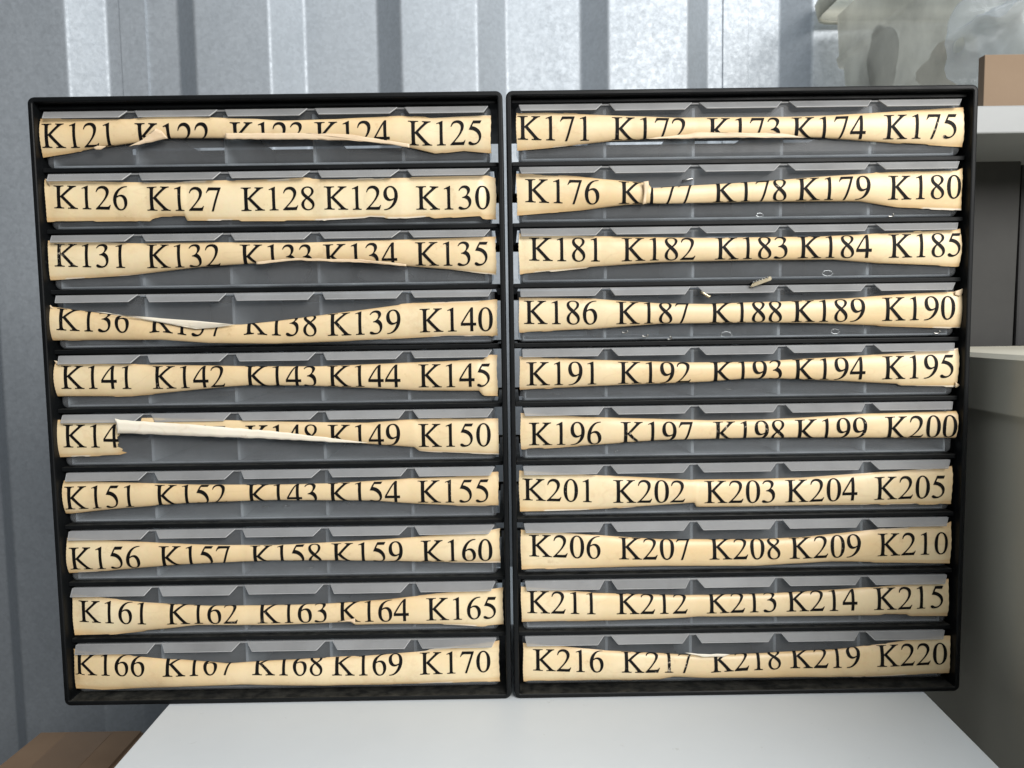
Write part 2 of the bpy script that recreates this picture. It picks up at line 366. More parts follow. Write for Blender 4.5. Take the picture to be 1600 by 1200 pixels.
def glyph(ch):
    tk = G[ch].split(); loops = []; cur = []; i = 0
    while i < len(tk):
        t = tk[i]
        if t == 'M': cur = [(float(tk[i+1]), float(tk[i+2]))]; i += 3
        elif t == 'L': cur.append((float(tk[i+1]), float(tk[i+2]))); i += 3
        elif t == 'Q':
            p0 = cur[-1]; p1 = (float(tk[i+1]), float(tk[i+2])); p2 = (float(tk[i+3]), float(tk[i+4])); i += 5
            for k in range(1, 5):
                s = k/4; cur.append(tuple((1-s)**2*p0[j]+2*s*(1-s)*p1[j]+s*s*p2[j] for j in (0, 1)))
        else: loops.append(cur); i += 1
    cu = bpy.data.curves.new("g", 'CURVE'); cu.dimensions = '2D'; cu.fill_mode = 'BOTH'; cu.offset = 9
    for lp in loops:
        if (Vector(lp[0])-Vector(lp[-1])).length < 2: lp = lp[:-1]
        sp = cu.splines.new('POLY'); sp.points.add(len(lp)-1); sp.use_cyclic_u = True
        for k, p in enumerate(lp): sp.points[k].co = (p[0], p[1], 0, 1)
    o = bpy.data.objects.new("g", cu); COL.objects.link(o)
    dg = bpy.context.evaluated_depsgraph_get()
    me = bpy.data.meshes.new_from_object(o.evaluated_get(dg))
    bpy.data.objects.remove(o); bpy.data.curves.remove(cu)
    b = bmesh.new(); b.from_mesh(me); bpy.data.meshes.remove(me)
    for yv in range(60, 1384, 110):
        bmesh.ops.bisect_plane(b, geom=b.verts[:]+b.edges[:]+b.faces[:], plane_co=(0, yv, 0), plane_no=(0, 1, 0))
    b.verts.index_update()
    r = ([(v.co.x, v.co.y) for v in b.verts], [[v.index for v in f.verts] for f in b.faces])
    # all faces must look the same way
    fs = []
    for f in r[1]:
        a = sum(r[0][f[k]][0]*r[0][f[(k+1) % len(f)]][1]-r[0][f[(k+1) % len(f)]][0]*r[0][f[k]][1] for k in range(len(f)))
        if abs(a) > 1e-3: fs.append(f if a > 0 else f[::-1])
    b.free(); return r[0], fs
GL = {ch: glyph(ch) for ch in G}
EM = .0277

# ------------------------------------------------------------------ cabinets
CW, CH, GAP, CDEP = .38, .5047, .0013, .165
DY = .010                                    # drawer faces sit this far behind the cabinet's front rim
def cabinet(x0, label):
    x1 = x0+CW
    root = empty("drawer_cabinet", ((x0+x1)/2, CDEP/2, 0))
    T = .0042
    mb = MB()
    o = lambda y, e: rrect(x0, x1, 0, CH, y, .0055, e)
    mb.rings([o(CDEP, 0), o(.0012, 0), o(.0003, .0004), o(0, .0012), o(0, T-.001), o(.0004, T-.0002), o(.001, T), o(CDEP, T), ], caps=(False, False))
    # close the back edge of the shell
    mb.b.verts.ensure_lookup_table(); n = 28
    a = mb.b.verts[:n]; c = mb.b.verts[-n:]
    for i in range(n): mb.b.faces.new((a[i], a[(i+1) % n], c[(i+1) % n], c[i]))
    local(mb.build("frame", BLACK, root), root)
    for i in range(9):
        zb = ZT(i)-DH
        m2 = MB()
        m2.box(x0+T+.0001, x1-T-.0001, DY-.0012, DY+.020, zb-.0044, zb-.0009, .0005)
        m2.box(x0+T+.0001, x0+T+.004, DY+.0202, CDEP-.004, zb-.0044, zb-.0026)
        m2.box(x1-T-.004, x1-T-.0001, DY+.0202, CDEP-.004, zb-.0044, zb-.0026)
        m2.box(x0+T+.0001, x1-T-.0001, CDEP-.0039, CDEP-.001, zb-.010, zb-.0009)
        local(m2.build("shelf_rail", BLACK, root), root)
    m2 = MB()
    for i in range(10):
        zb = ZT(i)-DH
        m2.box(x0+.020, x1-.020, CDEP-.0085, CDEP-.0045, zb+.0075, ZT(i)+.0005)
    local(m2.build("back_panel", BLACK, root), root)
    m2 = MB().box(x0+T+.0001, x1-T-.0001, DY-.002, DY+.016, ZT(0)+.0012, CH-T-.0001, .0006)
    local(m2.build("top_rail", BLACK, root), root)
    tag(root, label, "cabinet", "black drawer cabinets standing side by side")
    return root
ZT = lambda i: .4955-.0494*i                 # top of drawer row i
DH = .0443
cabinet(-CW-GAP, "black plastic drawer cabinet whose labels run from K121 to K170")
cabinet(GAP, "black plastic drawer cabinet whose labels run from K171 to K220")

# ------------------------------------------------------------------ drawers
def interp(pts, x):
    if x <= pts[0][0]: return pts[0][1]
    for (a, ya), (b, yb) in zip(pts, pts[1:]):
        if x <= b: return ya+(yb-ya)*(x-a)/max(b-a, 1e-9)
    return pts[-1][1]
YL = .0092                                   # plane the label ends lie in
PH = .0352                                   # paper height
KD = .38                                     # how far the curl stands out
def to_w(pts, y=YL): return sorted([(p.x, p.z) for p in (at(a, b, y) for a, b in pts)])
class Sheet:
    """one strip of paper, curled about its long axis where its visible height is less than its true height"""
    def __init__(s, T, B, C):
        s.T, s.B, s.C = to_w(T), to_w(B), to_w(C)
    def col(s, x):
        t, b = interp(s.T, x), interp(s.B, x); zt = interp(s.C, x)
        c, h = (t+b)/2, max(t-b, .004); H = max(PH, h*1.004)
        q = h/H
        if q > .64:                          # less than half a turn: solve sin(a)/a = q
            lo, hi = 1e-3, math.pi/2
            for _ in range(30):
                md = (lo+hi)/2
                if math.sin(md)/md > q: lo = md
                else: hi = md
            a = lo; r = h/2/math.sin(a)
        else: r = h/2; a = min(H/2/r, 2.6)
        ph = math.asin(max(-.95, min(.95, (zt-c)/r)))
        return c, r, a, ph
    def pt(s, x, th, off=0):
        c, r, a, ph = s.col(x)
        th = max(-a, min(a, th))
        d = KD*r*(math.cos(th)-math.cos(a))
        n = Vector((0, -math.cos(th)/KD, math.sin(th))).normalized()
        wob = .0005*math.sin(x*61+s.seed)+.0003*math.sin(x*173+2*s.seed)
        return Vector((x, YL-.0004-d-abs(wob)*(1 if r > .03 else .6), c+r*math.sin(th)))+n*off
    def mesh(s, name, x0, x1, jag, parent, lj=None, rj=None):
        s.seed = random.random()*9
        n = max(8, int((x1-x0)/.0022)); nv = 36
        b = bmesh.new(); rows = []
        ag = b.verts.layers.float.new('age_shade'); tr = b.verts.layers.float.new('torn'); tb_ = 0; tt_ = 0
        jt = jb = 0
        for i in range(n+1):
            x = x0+(x1-x0)*i/n
            c, r, a, ph = s.col(x)
            if random.random() < .10: jt = random.uniform(-1, 1)*jag
            if random.random() < .12: jb = random.uniform(-1, 1)*jag
            if random.random() < .07: tb_ = random.choice((0, 0, .9)); tt_ = random.choice((0, 0, 0, .7))
            row = []
            for k in range(nv+1):
                f = k/nv
                th = -a+2*a*f
                p = s.pt(x, th)
                if a < 1.4:                  # ragged cut edges where the edge is in view
                    if k == 0: p.z += jb
                    if k == nv: p.z += jt
                dx = 0
                if lj and i == 0: dx = lj*.5*math.sin(k*.17+s.seed*3)+.0001*math.sin(k*1.9)
                if rj and i == n: dx = rj*.5*(math.sin(k*.19+s.seed)+.5*math.sin(k*.9+2))
                p.x += dx
                v = b.verts.new(p)
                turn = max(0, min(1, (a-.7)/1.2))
                v[ag] = .30*turn+.60*turn*abs(2*f-1)**2+(.22 if k == 3 and s.seed > 3 else 0)*(1-turn)+.62*(max(0, 1-f*6)+max(0, (f-1)*6+1)) * (1-turn)+.25*max(0, 1-min(i, n-i)/4)  # edge browning, plus shading painted across the curled stretches
                v[tr] = (tb_ if k < 2 else tt_ if k > nv-2 else 0)*(1-turn)
                row.append(v)
            rows.append(row)
        for A, Bq in zip(rows, rows[1:]):
            for k in range(nv): b.faces.new((A[k], Bq[k], Bq[k+1], A[k+1]))
        me = bpy.data.meshes.new(name); b.to_mesh(me); b.free()
        for p in me.polygons: p.use_smooth = True
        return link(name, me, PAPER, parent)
    def text(s, txt, x0, parent, xmax=1e9):
        V, Fc = [], []
        gx = 0; xm = 678
        for ch in txt:
            vs, fs = GL[ch]; o = len(V)
            for (u, v) in vs:
                x = x0+(gx+u-34)*EM/2048
                c, r, a, ph = s.col(x)
                th = ph+(v-xm)*EM/2048/r*(1+.16*max(0, min(1, (a-.5)/.9)))
                V.append(s.pt(min(x, xmax), th, .00034))
            Fc += [[q+o for q in f] for f in fs]
            gx += ADV[ch]
        me = bpy.data.meshes.new("lettering"); me.from_pydata(V, [], Fc)
        return link("lettering", me, INK, parent)
def flap(name, pts, mat_, parent, y=.0035, bow=.0012, inner=None):
    """a folded-over tongue of paper: outline at its own distance, bowed and with thickness"""
    q = []
    for (a, b), (a2, b2) in zip(pts, pts[1:]+pts[:1]):
        n = max(1, int(math.hypot(a2-a, b2-b)/9))
        for k in range(n):
            j = 0 if k == 0 else .55
            q.append((a+(a2-a)*k/n+random.uniform(-j, j), b+(b2-b)*k/n+random.uniform(-j, j)))
    P = [at(a, b, y) for a, b in q]
    b = bmesh.new(); b.faces.new([b.verts.new(p) for p in P])
    bmesh.ops.triangulate(b, faces=b.faces[:])
    bmesh.ops.subdivide_edges(b, edges=b.edges[:], cuts=2, use_grid_fill=True)
    z0 = sum(p.z for p in P)/len(P)
    for v in b.verts:
        v.co.y -= bow*math.sin(v.co.x*70)*.5
    bmesh.ops.recalc_face_normals(b, faces=b.faces)
    me = bpy.data.meshes.new(name); b.to_mesh(me); b.free()
    for p in me.polygons: p.use_smooth = True
    o = link(name, me, mat_, parent)
    md = o.modifiers.new("thickness", 'SOLIDIFY'); md.thickness = .0003
    return o

FR = (0, .257, .516, .746, 1)
# row: first number, x of first K, x of last K, [top edge], [bottom edge], [text centre line], extras (all read off the photo in pixels)
ROWS = [
 (121, 69, 639, [(66,186),(205,187),(252,181),(258,181),(280,183),(400,187),(442,190),(532,187),(625,181),(675,184),(750,180),(767,180)],
  [(66,247),(110,240),(150,232),(267,217),(427,217),(547,219),(625,228),(680,241),(725,236),(767,240)],
  [(69,213),(215,215),(360,213),(492,213),(700,209)], [('f',[(352,208),(450,208),(546,210),(600,219),(640,225),(640,231),(600,224),(546,219),(450,218),(352,217)]),('f',[(200,229),(222,218),(243,200),(252,204),(262,216)]),('f',[(146,231),(153,228),(166,229),(158,234),(150,234)])]),
 (126, 87, 651, [(73,281),(192,284),(285,285),(287,284),(430,281),(475,278),(505,280),(762,275),(775,279)],
  [(73,347),(190,345),(235,346),(238,343),(252,338),(291,338),(292,345),(400,345),(500,345),(572,341),(576,339),(600,340),(605,342),(635,342),(672,339),(677,342),(750,337),(755,342),(775,343)],
  [(87,308),(232,311),(376,312),(506,310),(700,310)], [('t',[(70,279),(76,281),(78,291),(74,288)])]),
 (131, 88, 650, [(77,376),(205,380),(342,379),(470,380),(550,377),(650,374),(750,371),(775,370)],
  [(80,438),(210,430),(317,417),(400,412),(462,405),(575,410),(637,416),(700,421),(775,430)],
  [(88,398),(232,400),(379,402),(510,402),(700,397)], [('f',[(400,409),(462,403),(520,405),(565,405),(635,413),(635,416),(565,410),(462,407),(400,413)])]),
 (136, 92, 657, [(73,476),(80,479),(217,497),(305,508),(380,507),(430,502),(520,490),(625,476),(650,474),(760,470),(777,468)],
  [(83,532),(255,531),(330,536),(430,537),(525,534),(625,529),(700,525),(777,525)],
  [(92,496),(239,502),(384,506),(515,505),(700,500)], [('w',[(150,487),(217,496),(305,506),(368,507),(334,512),(307,514),(230,499)]),('t',[(69,474),(79,477),(84,483),(75,480)])]),
 (141, 99, 655, [(86,566),(92,567),(280,570),(400,572),(500,572),(650,566),(755,562),(762,555),(776,554)],
  [(91,619),(205,619),(247,615),(355,604),(385,602),(475,602),(575,606),(650,610),(750,611),(754,619),(778,619)],
  [(99,588),(242,588),(384,587),(514,587),(700,586)], [('t',[(84,563),(91,565),(92,572),(88,570)])]),
 (146, 102, 655, [(89,656),(182,657)], [(97,714),(187,711),(195,705)],
  [(102,680),(247,680),(385,681),(514,681),(700,679)], 'torn'),
 (151, 105, 654, [(101,751),(305,756),(430,756),(517,754),(642,747),(762,743),(766,738),(779,737)],
  [(103,802),(112,802),(170,796),(292,785),(367,782),(430,780),(580,781),(642,786),(717,790),(779,790)],
  [(105,777),(246,773),(389,771),(517,769),(700,766)], []),
 (156, 112, 659, [(106,840),(217,846),(330,850),(430,850),(555,844),(642,839),(767,827),(781,824)],
  [(108,895),(167,892),(280,881),(375,876),(430,874),(530,874),(630,876),(705,878),(781,878)],
  [(112,872),(252,869),(397,867),(519,864),(700,860)], []),
 (161, 125, 667, [(113,928),(230,941),(330,945),(430,944),(505,942),(605,936),(667,929),(772,919),(786,917)],
  [(117,992),(180,990),(255,982),(310,975),(430,975),(550,970),(554,975),(602,974),(705,975),(750,978),(786,975)],
  [(125,954),(264,954),(402,953),(527,951),(700,949)], [('f',[(528,971),(550,967),(555,966),(555,975),(548,971)])]),
 (166, 119, 657, [(116,1013),(125,1017),(242,1027),(355,1035),(430,1031),(555,1025),(655,1017),(772,1002),(780,1000)],
  [(119,1075),(160,1077),(305,1072),(375,1068),(430,1070),(505,1071),(630,1068),(780,1064)],
  [(119,1036),(256,1036),(395,1035),(520,1034),(700,1033)], []),
 (171, 809, 1378, [(807,177),(855,176),(955,181),(1055,185),(1180,184),(1225,184),(1300,181),(1387,175),(1503,169)],
  [(807,236),(855,232),(955,221),(1080,216),(1180,215),(1275,216),(1400,224),(1503,229)],
  [(809,200),(957,204),(1105,206),(1236,205),(1440,199)], [('f',[(1008,217),(1050,212),(1095,206),(1128,207),(1180,208),(1220,208),(1262,215),(1180,215),(1095,216)])]),
 (176, 821, 1385, [(806,272),(892,275),(1004,286),(1012,285),(1014,295),(1092,290),(1180,285),(1262,278),(1300,275),(1387,269),(1495,266),(1501,262)],
  [(809,337),(905,329),(975,321),(1007,319),(1055,319),(1180,316),(1300,315),(1342,315),(1400,324),(1502,329)],
  [(821,298),(966,302),(1020,304),(1114,300),(1243,297),(1440,293)], [('f',[(1005,284),(1013,283),(1014,293),(1010,304),(1009,318),(1004,320),(1006,304)])]),
 (181, 827, 1386, [(810,365),(930,369),(1092,372),(1180,371),(1275,370),(1350,366),(1492,359),(1499,357)],
  [(812,429),(930,417),(1030,410),(1180,407),(1300,406),(1375,412),(1499,417)],
  [(827,389),(971,390),(1118,388),(1245,386),(1440,383)], []),
 (186, 819, 1376, [(810,465),(930,467),(1030,474),(1105,475),(1180,472),(1225,471),(1325,466),(1400,460),(1492,456),(1502,452)],
  [(812,520),(930,514),(1030,506),(1180,504),(1275,505),(1375,509),(1500,513)],
  [(819,487),(962,488),(1106,488),(1234,486),(1440,481)], [('t',[(1492,455),(1504,451),(1503,458),(1499,463),(1491,461)])]),
 (191, 823, 1376, [(812,557),(930,562),(1080,566),(1180,565),(1225,562),(1350,555),(1486,546),(1494,543)],
  [(812,609),(955,602),(1105,596),(1165,591),(1212,591),(1312,595),(1400,600),(1405,603),(1496,604)],
  [(823,584),(964,582),(1107,581),(1237,577),(1440,572)], [('t',[(1492,596),(1499,602),(1492,606)])]),
 (196, 827, 1379, [(812,645),(905,651),(1030,654),(1105,656),(1180,655),(1250,652),(1350,646),(1492,642)],
  [(815,702),(930,695),(1030,687),(1180,683),(1300,683),(1400,684),(1492,684)],
  [(827,678),(969,677),(1110,676),(1239,673),(1440,667)], []),
 (201, 817, 1364, [(811,735),(930,742),(1080,749),(1180,748),(1250,746),(1350,739),(1477,730),(1485,728)],
  [(812,799),(905,797),(1005,791),(1080,785),(1086,785),(1087,792),(1180,791),(1275,789),(1486,787)],
  [(817,764),(958,766),(1099,766),(1226,765),(1440,760)], []),
 (206, 827, 1369, [(811,827),(930,835),(1030,842),(1180,842),(1250,839),(1362,827),(1475,820),(1486,815)],
  [(817,889),(980,885),(1042,884),(1130,884),(1180,884),(1225,881),(1300,877),(1412,879),(1484,880)],
  [(827,851),(966,853),(1105,853),(1230,852),(1440,848)], []),
 (211, 824, 1363, [(814,916),(930,926),(1055,929),(1180,927),(1250,924),(1375,916),(1472,906),(1480,904)],
  [(815,971),(865,970),(955,969),(1055,965),(1092,962),(1180,962),(1275,962),(1375,961),(1382,959),(1417,959),(1420,962),(1480,962)],
  [(824,938),(962,938),(1101,937),(1226,934),(1440,931)], []),
 (216, 833, 1368, [(817,1004),(942,1016),(1080,1022),(1142,1022),(1200,1019),(1300,1014),(1375,1006),(1477,992),(1482,992)],
  [(818,1064),(1030,1061),(1052,1056),(1105,1058),(1180,1058),(1350,1057),(1477,1051),(1482,1051)],
  [(833,1029),(971,1029),(1108,1029),(1231,1023),(1440,1020)], [('p',[(1070,1020),(1090,1022),(1140,1022),(1130,1026),(1100,1027)])]),
]
ORD = ["topmost", "second from the top", "third from the top", "fourth from the top", "fifth from the top", "sixth from the top", "seventh from the top", "eighth from the top", "ninth from the top", "lowest"]
HINT = {121: "with a creased torn strip", 126: "with an almost flat strip", 131: "with dark pieces inside", 136: "with strip folded white at K137", 146: "with strip torn off after K14",
        176: "with strip torn at K177", 151: "with a misprinted middle tag K143", 186: "with a metal clasp on its rim"}
DX = {0: (-.3747, -.0107), 1: (.0093, .3742)}
def drawer(side, i, row):
    x0, x1 = DX[side]; jx = random.uniform(-.0007, .0007); x0 += jx; x1 += jx
    zt = ZT(i)+random.uniform(-.0005, .0004); zb = zt-DH
    dep = .142
    first = row[0]
    root = empty("compartment_tray", ((x0+x1)/2, DY+dep/2, zb))
    L = lambda o: local(o, root)
    # front plate with a rolled lower edge
    rr = []
    R_ = .0042
    for k in range(6):
        a = k/5*math.pi/2
        rr.append(rrect(x0, x1, zb, zt, DY+R_*(1-math.sin(a)), .0050, R_*(1-math.cos(a)), rt=.0035))
    rr = rr[::-1]
    mb = MB(); mb.rings([rr[5-k] for k in range(6)][::-1], caps=(True, True))
    L(mb.build("front", PP, root, smooth=False))
    # tray behind the front
    t = .0013; yb0, yb1 = DY+R_+.0003, DY+dep
    xa, xb = x0+.004, x1-.004
    mb = MB()
    mb.box(xa, xb, yb0, yb1, zb+.001, zb+.001+t)
    mb.box(xa, xa+t, yb0, yb1, zb+.0025, zt-.004); mb.box(xb-t, xb, yb0, yb1, zb+.0025, zt-.004)
    mb.box(xa+t+.0002, xb-t-.0002, yb1-t, yb1, zb+.0025, zt-.004)
    L(mb.build("drawer_body", PPB, root))
    w = x1-x0
    for k in range(1, 5):
        xd = x0+w*k/5
        mb = MB().box(xd-.0011, xd+.0011, yb0+.0001, yb1-t-.0003, zb+.0026, zt-.003)
        L(mb.build("divider", PPB, root))
    # top flange carrying five sloping label lips
    L(MB().box(x0+.0025, x1-.0025, DY-.0016, DY-.0001, zt-.0016, zt-.0002, .0004).build("flange", LIP, root))
    for k in range(5):
        a = x0+w*k/5+(.0028 if k else .0022); b = x0+w*(k+1)/5-(.0028 if k < 4 else .0022)
        sa = .0048 if k else .0008; sb = .0060 if k < 4 else .0042
        sa += random.uniform(-.0009, .0009); sb += random.uniform(-.0012, .0012)
        ya, yb_ = DY-.0018, DY-.0068
        za, zb_ = zt-.0008, zt-.0070+random.uniform(-.0004, .0004)
        P = [Vector((a, ya, za)), Vector((b, ya, za)), Vector((b-sb, yb_, zb_)), Vector((a+sa, yb_, zb_))]
        nrm = (P[1]-P[0]).cross(P[3]-P[0]).normalized()*.0011
        if nrm.y > 0: nrm = -nrm
        mb = MB().prism(P, nrm)
        bmesh.ops.bevel(mb.b, geom=mb.b.edges[:], offset=.0003, segments=1, affect='EDGES')
        nn = nrm.normalized(); bmesh.ops.recalc_face_normals(mb.b, faces=mb.b.faces)
        big = [f for f in mb.b.faces if abs(f.normal.dot(nn)) > .97]
        for f in mb.b.faces: f.material_index = 0 if f in big else 1
        o = mb.build("lip", LIP, root); o.data.materials.append(LIPE); L(o)
    # the paper strip
    first, kx0, kx1, T, B, C, extra = row
    CX = [at(x, y, YL) for x, y in C]
    X0 = at(kx0, C[0][1], YL).x; X1 = at(kx1, C[-1][1], YL).x
    tags = [f"K{first+k}" for k in range(5)]
    if first == 151: tags[2] = "K143"
    def ends(T_, B_):
        w0 = (at(*T_[0], YL).x+at(*B_[0], YL).x)/2; w1 = (at(*T_[-1], YL).x+at(*B_[-1], YL).x)/2
        return w0, w1
    if extra == 'torn':
        s1 = Sheet(T, B, C); a, b = at(92, 680, YL).x, at(191, 680, YL).x
        lab = s1.mesh("label_strip", a, b, .0004, root, rj=.005); L(lab)
        s1.text("K14", X0, lab, b-.001)
        T2 = [(205,653),(242,652),(400,657),(500,659),(575,660),(625,656),(675,654),(779,654)]
        B2 = [(205,676),(300,680),(400,683),(525,689),(640,698),(650,699),(653,704),(675,706),(779,710)]
        s2 = Sheet(T2, B2, C); a, b = at(225, 668, YL).x, at(779, 680, YL).x
        lab2 = s2.mesh("label_strip", a, b, .0003, root); L(lab2)
        for k in range(1, 5):
            s2.text(tags[k] if k > 1 else "K147", X0+(X1-X0)*FR[k], lab2)
        f = flap("folded_edge", [(180,654),(188,656),(300,663),(430,674),(500,682),(575,692),(525,691),(430,686),(300,681),(196,677),(184,677),(188,668),(182,664)], WHITE_FOLD, lab2, y=.0018, bow=.0005)
    else:
        s1 = Sheet(T, B, C); a, b = ends(T, B)
        lab = s1.mesh("label_strip", a, b, .0005, root, lj=.0006, rj=.0006); L(lab)
        for k in range(5): s1.text(tags[k], X0+(X1-X0)*FR[k], lab)
        for kd, pp in extra:
            flap("folded_edge", pp, WHITE_FOLD if kd in 'wp' else FOLD, lab, y=.0022 if kd != 't' else .0072)
    hint = HINT.get(first, "")
    tag(root, f"cloudy drawer labelled K{first} to K{first+4}" + (" " + hint if hint else f", {ORD[i]} in its cabinet"), "drawer", "translucent drawers with aged paper label strips")
    return root
for k, row in enumerate(ROWS): drawer(k//10, k % 10, row)

# ------------------------------------------------------------------ small things in the drawers
def hook(px, py, y, r, rot, label, full=False, thick=.0007):
    """a tiny bent wire finding (or a whole ring) lying inside a drawer"""
    c = at(px, py, y)
    n = 20 if full else 12
    sweep = 2*math.pi*.97 if full else math.pi*1.1
    row_i = min(9, max(0, int((.4955-c.z)/.0494)))
    zf = ZT(row_i)-DH+.0023+thick
    flat = False
    if CAM.z > zf+.03:
        p = at_z(px, py, zf)
        if DY+.012 < p.y < DY+.13: c = p; flat = True; r = r*1.15
    path = [c+(Vector((r*math.cos(rot+sweep*k/n), r*math.sin(rot+sweep*k/n), 0)) if flat else Vector((r*math.cos(rot+sweep*k/n), .001*math.cos(2*k/n), r*.55*math.sin(rot+sweep*k/n)))) for k in range(n+1)]
    o = MB().tube(path, thick).build("wire_ring" if full else "wire_hook", SILVER, None, True)
    tag(o, label, "ring" if full else "hook", "small metal findings lying in the drawers")
HK = [(415,792,.4,"bent silver wire hook, left of two under the tag K143 above K158"), (447,791,.5,"bent silver wire hook, right of two under the lower K143 tag"), (547,786,1.0,"faint silver hook in the drawer under tag K154"),
      (485,886,3.6,"curved silver hook in the drawer under the tag K158"), (976,518,3.4,"bright bent hook at left under the tag K187"), (1008,524,3.3,"bright bent hook in the middle under tag K187"),
      (1045,528,4.2,"bright angular hook at right under the tag K187"), (965,705,.4,"bright curved hook in the drawer under tag K197"), (1392,336,3.8,"small bright hook under the tag K180"),
      (1464,519,3.6,"small bright hook under the tag K190"), (1030,691,3.5,"small bright hook just below the end of tag K197"), (1392,607,.5,"dull small hook under the tag K195")]
for px, py, r0, lb in HK: hook(px, py, .0088 if True else 0, .0022, r0, lb)
RG = [(350,617,.0045,"silver ring lying behind plastic under tag K142"), (1135,523,.0045,"silver ring seen through plastic under tag K188"), (870,615,.0042,"silver ring seen through plastic under tag K191"),
      (1137,608,.0042,"silver ring seen through plastic under tag K193"), (1293,427,.0042,"silver ring seen through plastic under tag K184"), (1305,518,.0035,"silver ring seen through plastic under tag K189"), (1187,336,.0028,"small silver ring under tag K178")]
for px, py, r0, lb in RG: hook(px, py, DY+.0075, r0, .3, lb, True, .0007)
# a ribbed metal clasp lying across the rim of a drawer
c0, c1 = at(1170, 447, .006), at(1203, 436, .004)
ax = (c1-c0).normalized(); up = Vector((0, 0, 1)); sd = ax.cross(up).normalized(); up = sd.cross(ax)
root = empty("metal_clasp", tuple((c0+c1)/2))
mb = MB()
Lc = (c1-c0).length
body = [c0+up*-.0012, c0+ax*.003+up*-.0016, c1+up*-.0012, c1+ax*.0012+up*.0008, c1+up*.0022, c0+ax*.003+up*.0012]
mb.prism([p-sd*.0035 for p in body], sd*.007)
bmesh.ops.bevel(mb.b, geom=mb.b.edges[:], offset=.0004, segments=2, affect='EDGES')
local(mb.build("body", BRASS, root), root)
for k in range(6):
    p = c0+ax*(.004+k*Lc*.13)
    local(MB().tube([p-sd*.004+up*.0019, p+sd*.004+up*.0019], .0007).build("rib", SILVER, root, True), root)
tag(root, "ribbed brass metal clasp lying on the rim above tag K189", "clasp")
p0, p1 = at(1094, 456, .004), at(1108, 464, .003)
tag(MB().tube([p0, p0.lerp(p1, .4)+Vector((0, 0, .0006)), p1, p1+Vector((.0012, 0, .0012))], .0011).build("wire_pin", BRASS, None, True), "short dark metal pin sticking out above tag K188", "pin")
p0, p1 = at(1066, 283, .0085), at(1081, 279, .0085)
tag(MB().tube([p0, p0.lerp(p1, .6), p1, p1+Vector((.0008, 0, -.0012))], .0009).build("wire_pin", SILVER, None, True), "short silver pin behind the front above tag K177", "pin")
def lump(px, py, y, w, h, label):
    c = at(px, py, y)
    b = bmesh.new()
    n = 11; pts_ = []
    for k in range(n):
        a = 2*math.pi*k/n; q = .75+.5*random.random()
        pts_.append(c+Vector((w*q*math.cos(a), 0, max(-h, h*q*math.sin(a)))))
    mb = MB().prism(pts_, Vector((0, .011, 0)))
    bmesh.ops.bevel(mb.b, geom=mb.b.edges[:], offset=.0012, segments=2, affect='EDGES')
    tag(mb.build("black_buckle", DARK), label, "buckle", "black plastic buckles lying in a drawer")
lump(448, 428, DY+.0075, .020, .010, "black buckle seen through the front under tag K133")
lump(598, 432, DY+.0075, .022, .007, "black buckle seen through the front under tag K134")
lump(728, 432, DY+.0075, .016, .008, "black buckle seen through the front under tag K135")

# ------------------------------------------------------------------ right-hand side: shelf, bin, boxes
SY = .10
a = at(1530, 165, SY); b = at(1600, 208, SY)
su = empty("shelf_unit", (.8, .42, -.75))
zs1, zs0 = a.z, b.z
local(MB().box(.42, 1.25, SY, .64, zs0, zs1, .0015).build("shelf_board", WSHELF, su), su)
for x in (.425, 1.215):
    for y in (SY+.012, .60):
        if x < .5 and y < .3: continue
        local(MB().box(x, x+.03, y, y+.03, -.75, zs0-.0005, .002).build("post", WSHELF, su), su)
tag(su, "white shelf board on posts right of the cabinets", "shelf")
# cardboard box on the shelf
x0 = at(1533, 120, SY+.02).x; zc = at(1560, 85, SY+.02).z
tag(MB().box(x0+.003, x0+.35, SY+.02, SY+.030, zs1+.0003, zc, .0006).build("cardboard_sheet", CARD2), "tan cardboard sheet standing on the white shelf at right edge", "cardboard")
# grey box below the shelf board
gb = empty("grey_case", (.62, .3, 0))
y = .23
g0, g1 = at(1530, 240, y), at(1590, 545, y)
zg1, zg0 = at(1560, 232, y).z, at(1560, 545, y).z
xr0 = at(1597, 300, y).x; xr1 = at(1584, 540, y).x
mb = MB().prism([Vector((.42, y, zg0)), Vector((xr1, y, zg0)), Vector((xr0, y, zg1)), Vector((.42, y, zg1))], Vector((0, .22, 0)))
bmesh.ops.bevel(mb.b, geom=mb.b.edges[:], offset=.003, segments=2, affect='EDGES')
local(mb.build("shell", GREYP, gb), gb)
tag(gb, "dull grey case standing under the white shelf board", "case")
tag(MB().box(xr0+.012, 1.1, y+.02, y+.25, zg0, zg1+.01, .003).build("dark_gap_block", DARK), "black block standing in for the dark gap beside the grey case", "case")  # dark block put in where there is only a black gap
# cream storage box with lid, running towards the viewer
XB = .412
yq = CAM.y+XB/((1520-800)/F)*1.0
def on_x(px, py, x):
    d = FWD + RT*((px-800)/F) - UP*((py-600)/F); return CAM+d*((x-CAM.x)/d.x)
zl1 = on_x(1522, 551, XB).z; zl0 = on_x(1522, 638, XB).z
cb = empty("storage_box", (.62, -.02, -.5))
mb = MB()
r0 = lambda z, e: [Vector((XB+e, -.52+e, z)), Vector((.86-e, -.52+e, z)), Vector((.86-e, .19-e, z)), Vector((XB+e, .19-e, z))]
mb.rings([r0(zl1, .004), r0(zl1-.004, 0), r0(zl0, -.001), r0(zl0, .003)])
local(mb.build("lid", CREAM, cb), cb)
mb = MB(); mb.rings([r0(zl0-.0004, .0025), r0(-.75, .030)])
local(mb.build("body", CREAM, cb), cb)
tag(cb, "large cream lidded storage box beside the table at right", "storage box")
